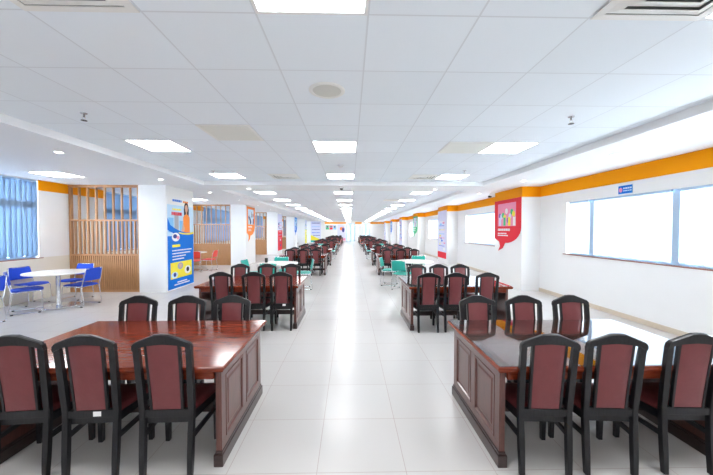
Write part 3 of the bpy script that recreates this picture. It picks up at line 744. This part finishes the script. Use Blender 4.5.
# ------------------------------------------------------------------ round tables and sled-base chairs
def make_round(r):
    t = thing('round_table', 'x', 'table')
    MB().lathe([(r-0.012, 0.712), (r, 0.718), (r, 0.736), (r-0.006, 0.741)], 56).build('tabletop', M['table_white'], t)
    MB().lathe([(0.05, 0.03), (0.042, 0.05), (0.042, 0.66), (0.045, 0.70)], 24).build('pedestal', M['chrome'], t, smooth=True)
    MB().lathe([(0.16, 0.695), (0.16, 0.711)], 24).build('mount_plate', M['black'], t)
    MB().lathe([(0.36, 0.0), (0.37, 0.006), (0.365, 0.014), (0.20, 0.022), (0.06, 0.034)], 48).build('base', M['chrome'], t, smooth=True)
    return t
def make_sled(fabric):
    t = thing('sled_chair', 'x', 'chair'); r = 0.0095
    for s_ in (-1, 1):
        x = s_*0.225
        path = round_pts([(x*0.93, -0.285, 0.80), (x, -0.215, 0.47), (x, -0.195, 0.425), (x, 0.215, 0.44), (x*1.02, 0.235, 0.012), (x*1.02, -0.255, 0.012), (x, -0.195, 0.42)], 0.05)
        MB().tube(path, r, 8).build('side_frame', M['chrome'], t, smooth=True)
        for g0, g1 in ((0.16, 0.20), (-0.22, -0.18)): MB().box(x*1.02-0.013, x*1.02+0.013, g0, g1, 0.0, 0.02, 0.003).build('glide', M['rubber'], t)
    for q, z in ((0.12, 0.425), (-0.14, 0.418)): MB().tube([(-0.225, q, z), (0.225, q, z)], 0.008).build('seat_bar', M['chrome'], t)
    b = MB(); b.tube(round_pts([(-0.209, -0.285, 0.80), (-0.209, -0.288, 0.81), (0.209, -0.288, 0.81), (0.209, -0.285, 0.80)], 0.01), r); b.build('top_bar', M['chrome'], t)
    def shell(name, f, th, nu=12, nv=6):
        mb = MB(); g = {}
        for q in (0, 1):
            for i in range(nu+1):
                for j in range(nv+1):
                    u_, v_ = i/nu*2-1, j/nv*2-1; e_ = 1-max(abs(u_)**8, abs(v_)**8); pos, nn = f(u_, v_)
                    g[q, i, j] = mb.bm.verts.new(Vector(pos) + Vector(nn)*((q-0.5)*th*(0.35+0.65*e_)))
        for i in range(nu):
            for j in range(nv):
                for q in (0, 1): mb.bm.faces.new((g[q, i, j], g[q, i+1, j], g[q, i+1, j+1], g[q, i, j+1]))
        for i in range(nu):
            for j in (0, nv): mb.bm.faces.new((g[0, i, j], g[0, i+1, j], g[1, i+1, j], g[1, i, j]))
        for j in range(nv):
            for i in (0, nu): mb.bm.faces.new((g[0, i, j], g[0, i, j+1], g[1, i, j+1], g[1, i, j]))
        mb.build(name, fabric, t, smooth=True)
    def seat(u_, v_):
        k_ = 1-0.06*max(0, -v_); rr_ = 1-0.10*(abs(u_)**6)*(abs(v_)**6)
        return ((u_*0.222*k_*rr_, 0.01+v_*0.235*rr_, 0.452+0.012*u_*u_-0.02*max(0, v_)**4+0.01*v_), (0, 0, 1))
    def back(u_, v_):
        z = 0.685+v_*0.135; rr_ = 1-0.08*(abs(u_)**6)*(abs(v_)**6); hw_ = 0.218-0.018*v_
        return ((u_*hw_*rr_, -0.215-(z-0.47)*0.212-0.020*(1-u_*u_)+0.01, z), (0, 1, 0.2))
    shell('seat', seat, 0.045); shell('backrest', back, 0.035)
    return t
rt = make_round(0.56)
SLED = {kk: make_sled(M[kk+'_fabric']) for kk in ('blue', 'green', 'red', 'orange')}
FIRST = {kk: True for kk in SLED}
def sled(kind, x, y, rz, label):
    o = SLED[kind] if FIRST[kind] else copy_tree(SLED[kind]); FIRST[kind] = False
    o.location = (x, y, 0); o.rotation_euler = (0, 0, math.radians(rz)); tag(o, label, 'chair', '%s sled-base chairs' % {'green': 'teal', 'orange': 'orange-red'}.get(kind, kind))
tn = 0
def round_at(x, y, label):
    global tn
    o = rt if tn == 0 else copy_tree(rt); tn += 1
    o.location = (x, y, 0); tag(o, label, 'table', 'round white pedestal tables')
def facing(x, y, cx_, cy_): return math.degrees(math.atan2(-(cx_-x), cy_-y))
# blue set by the left window
round_at(-6.31, 6.94, 'round white pedestal table between the blue chairs')
for x, y, a, lb in ((-6.34, 6.24, -46, 'blue chair at the left front of the blue-set table, its back to the viewer'), (-6.93, 6.92, -97, 'blue chair behind the table, in front of the blue blind'),
                    (-6.42, 7.46, 176, 'blue chair behind the table, nearest the slatted partition'), (-5.74, 6.82, 88, 'blue chair at the right front of the table, nearest the aisle'),
                    (-6.30, 5.36, 178, 'blue chair cut by the left photo edge')):
    sled('blue', x-0.14, y+0.2, a, lb)
# teal sets
round_at(-2.0, 8.77, 'round white table between the teal chairs left of the aisle')
for x, y, lb in ((-2.68, 8.85, 'left'), (-1.32, 8.90, 'aisle-side'), (-2.02, 8.12, 'near'), (-2.08, 9.50, 'far')):
    sled('green', x, y, facing(x, y, -2.0, 8.77), '%s teal chair at the nearest round table left of the aisle' % lb)
round_at(1.90, 9.25, 'round white table between the teal chairs right of the aisle')
for x, y, lb in ((1.20, 9.47, 'aisle-side'), (1.47, 8.70, 'near'), (2.13, 9.92, 'far')):
    sled('green', x, y, facing(x, y, 1.90, 9.25), '%s teal chair at the nearest round table right of the aisle' % lb)
for side, x in (('left', -1.75), ('right', 1.85)):
    s_ = -1 if side == 'left' else 1
    round_at(x, 18.2, 'round white table between the second teal chairs %s of the aisle' % side)
    for q, lb in ((-s_, 'aisle-side'), (s_, 'wall-side')): sled('green', x+q*0.68, 18.2, 90 if q > 0 else -90, '%s teal chair at the second round table %s of the aisle' % (lb, side))
    sled('green', x, 18.88, 180, 'far teal chair at the second round table %s of the aisle' % side)
    round_at(x, 27.75, 'round white table between the orange-red chairs %s of the aisle' % side)
    for q, lb in ((-s_, 'aisle-side'), (s_, 'wall-side')): sled('orange', x+q*0.68, 27.75, 90 if q > 0 else -90, '%s orange-red chair at the far round table %s of the aisle' % (lb, side))
# red set behind the first column
round_at(-6.46, 13.05, 'round white table between the red chairs behind the blue poster column')
sled('red', -6.08, 12.40, facing(-6.08, 12.40, -6.46, 13.05), 'red chair with its back to the viewer, partly behind the blue poster')
sled('red', -5.74, 12.97, 88, 'red chair seen side on, right of the red-set table')
# cup on the teal table
cp = tag(MB().lathe([(0.034, 0.0), (0.040, 0.004), (0.046, 0.115), (0.047, 0.125), (0.043, 0.125), (0.036, 0.012)], 24).build('cup', M['black'], None, (-2.33, 8.84, 0.742), smooth=True),
         'black cup standing on the round table left of the aisle', 'cup')
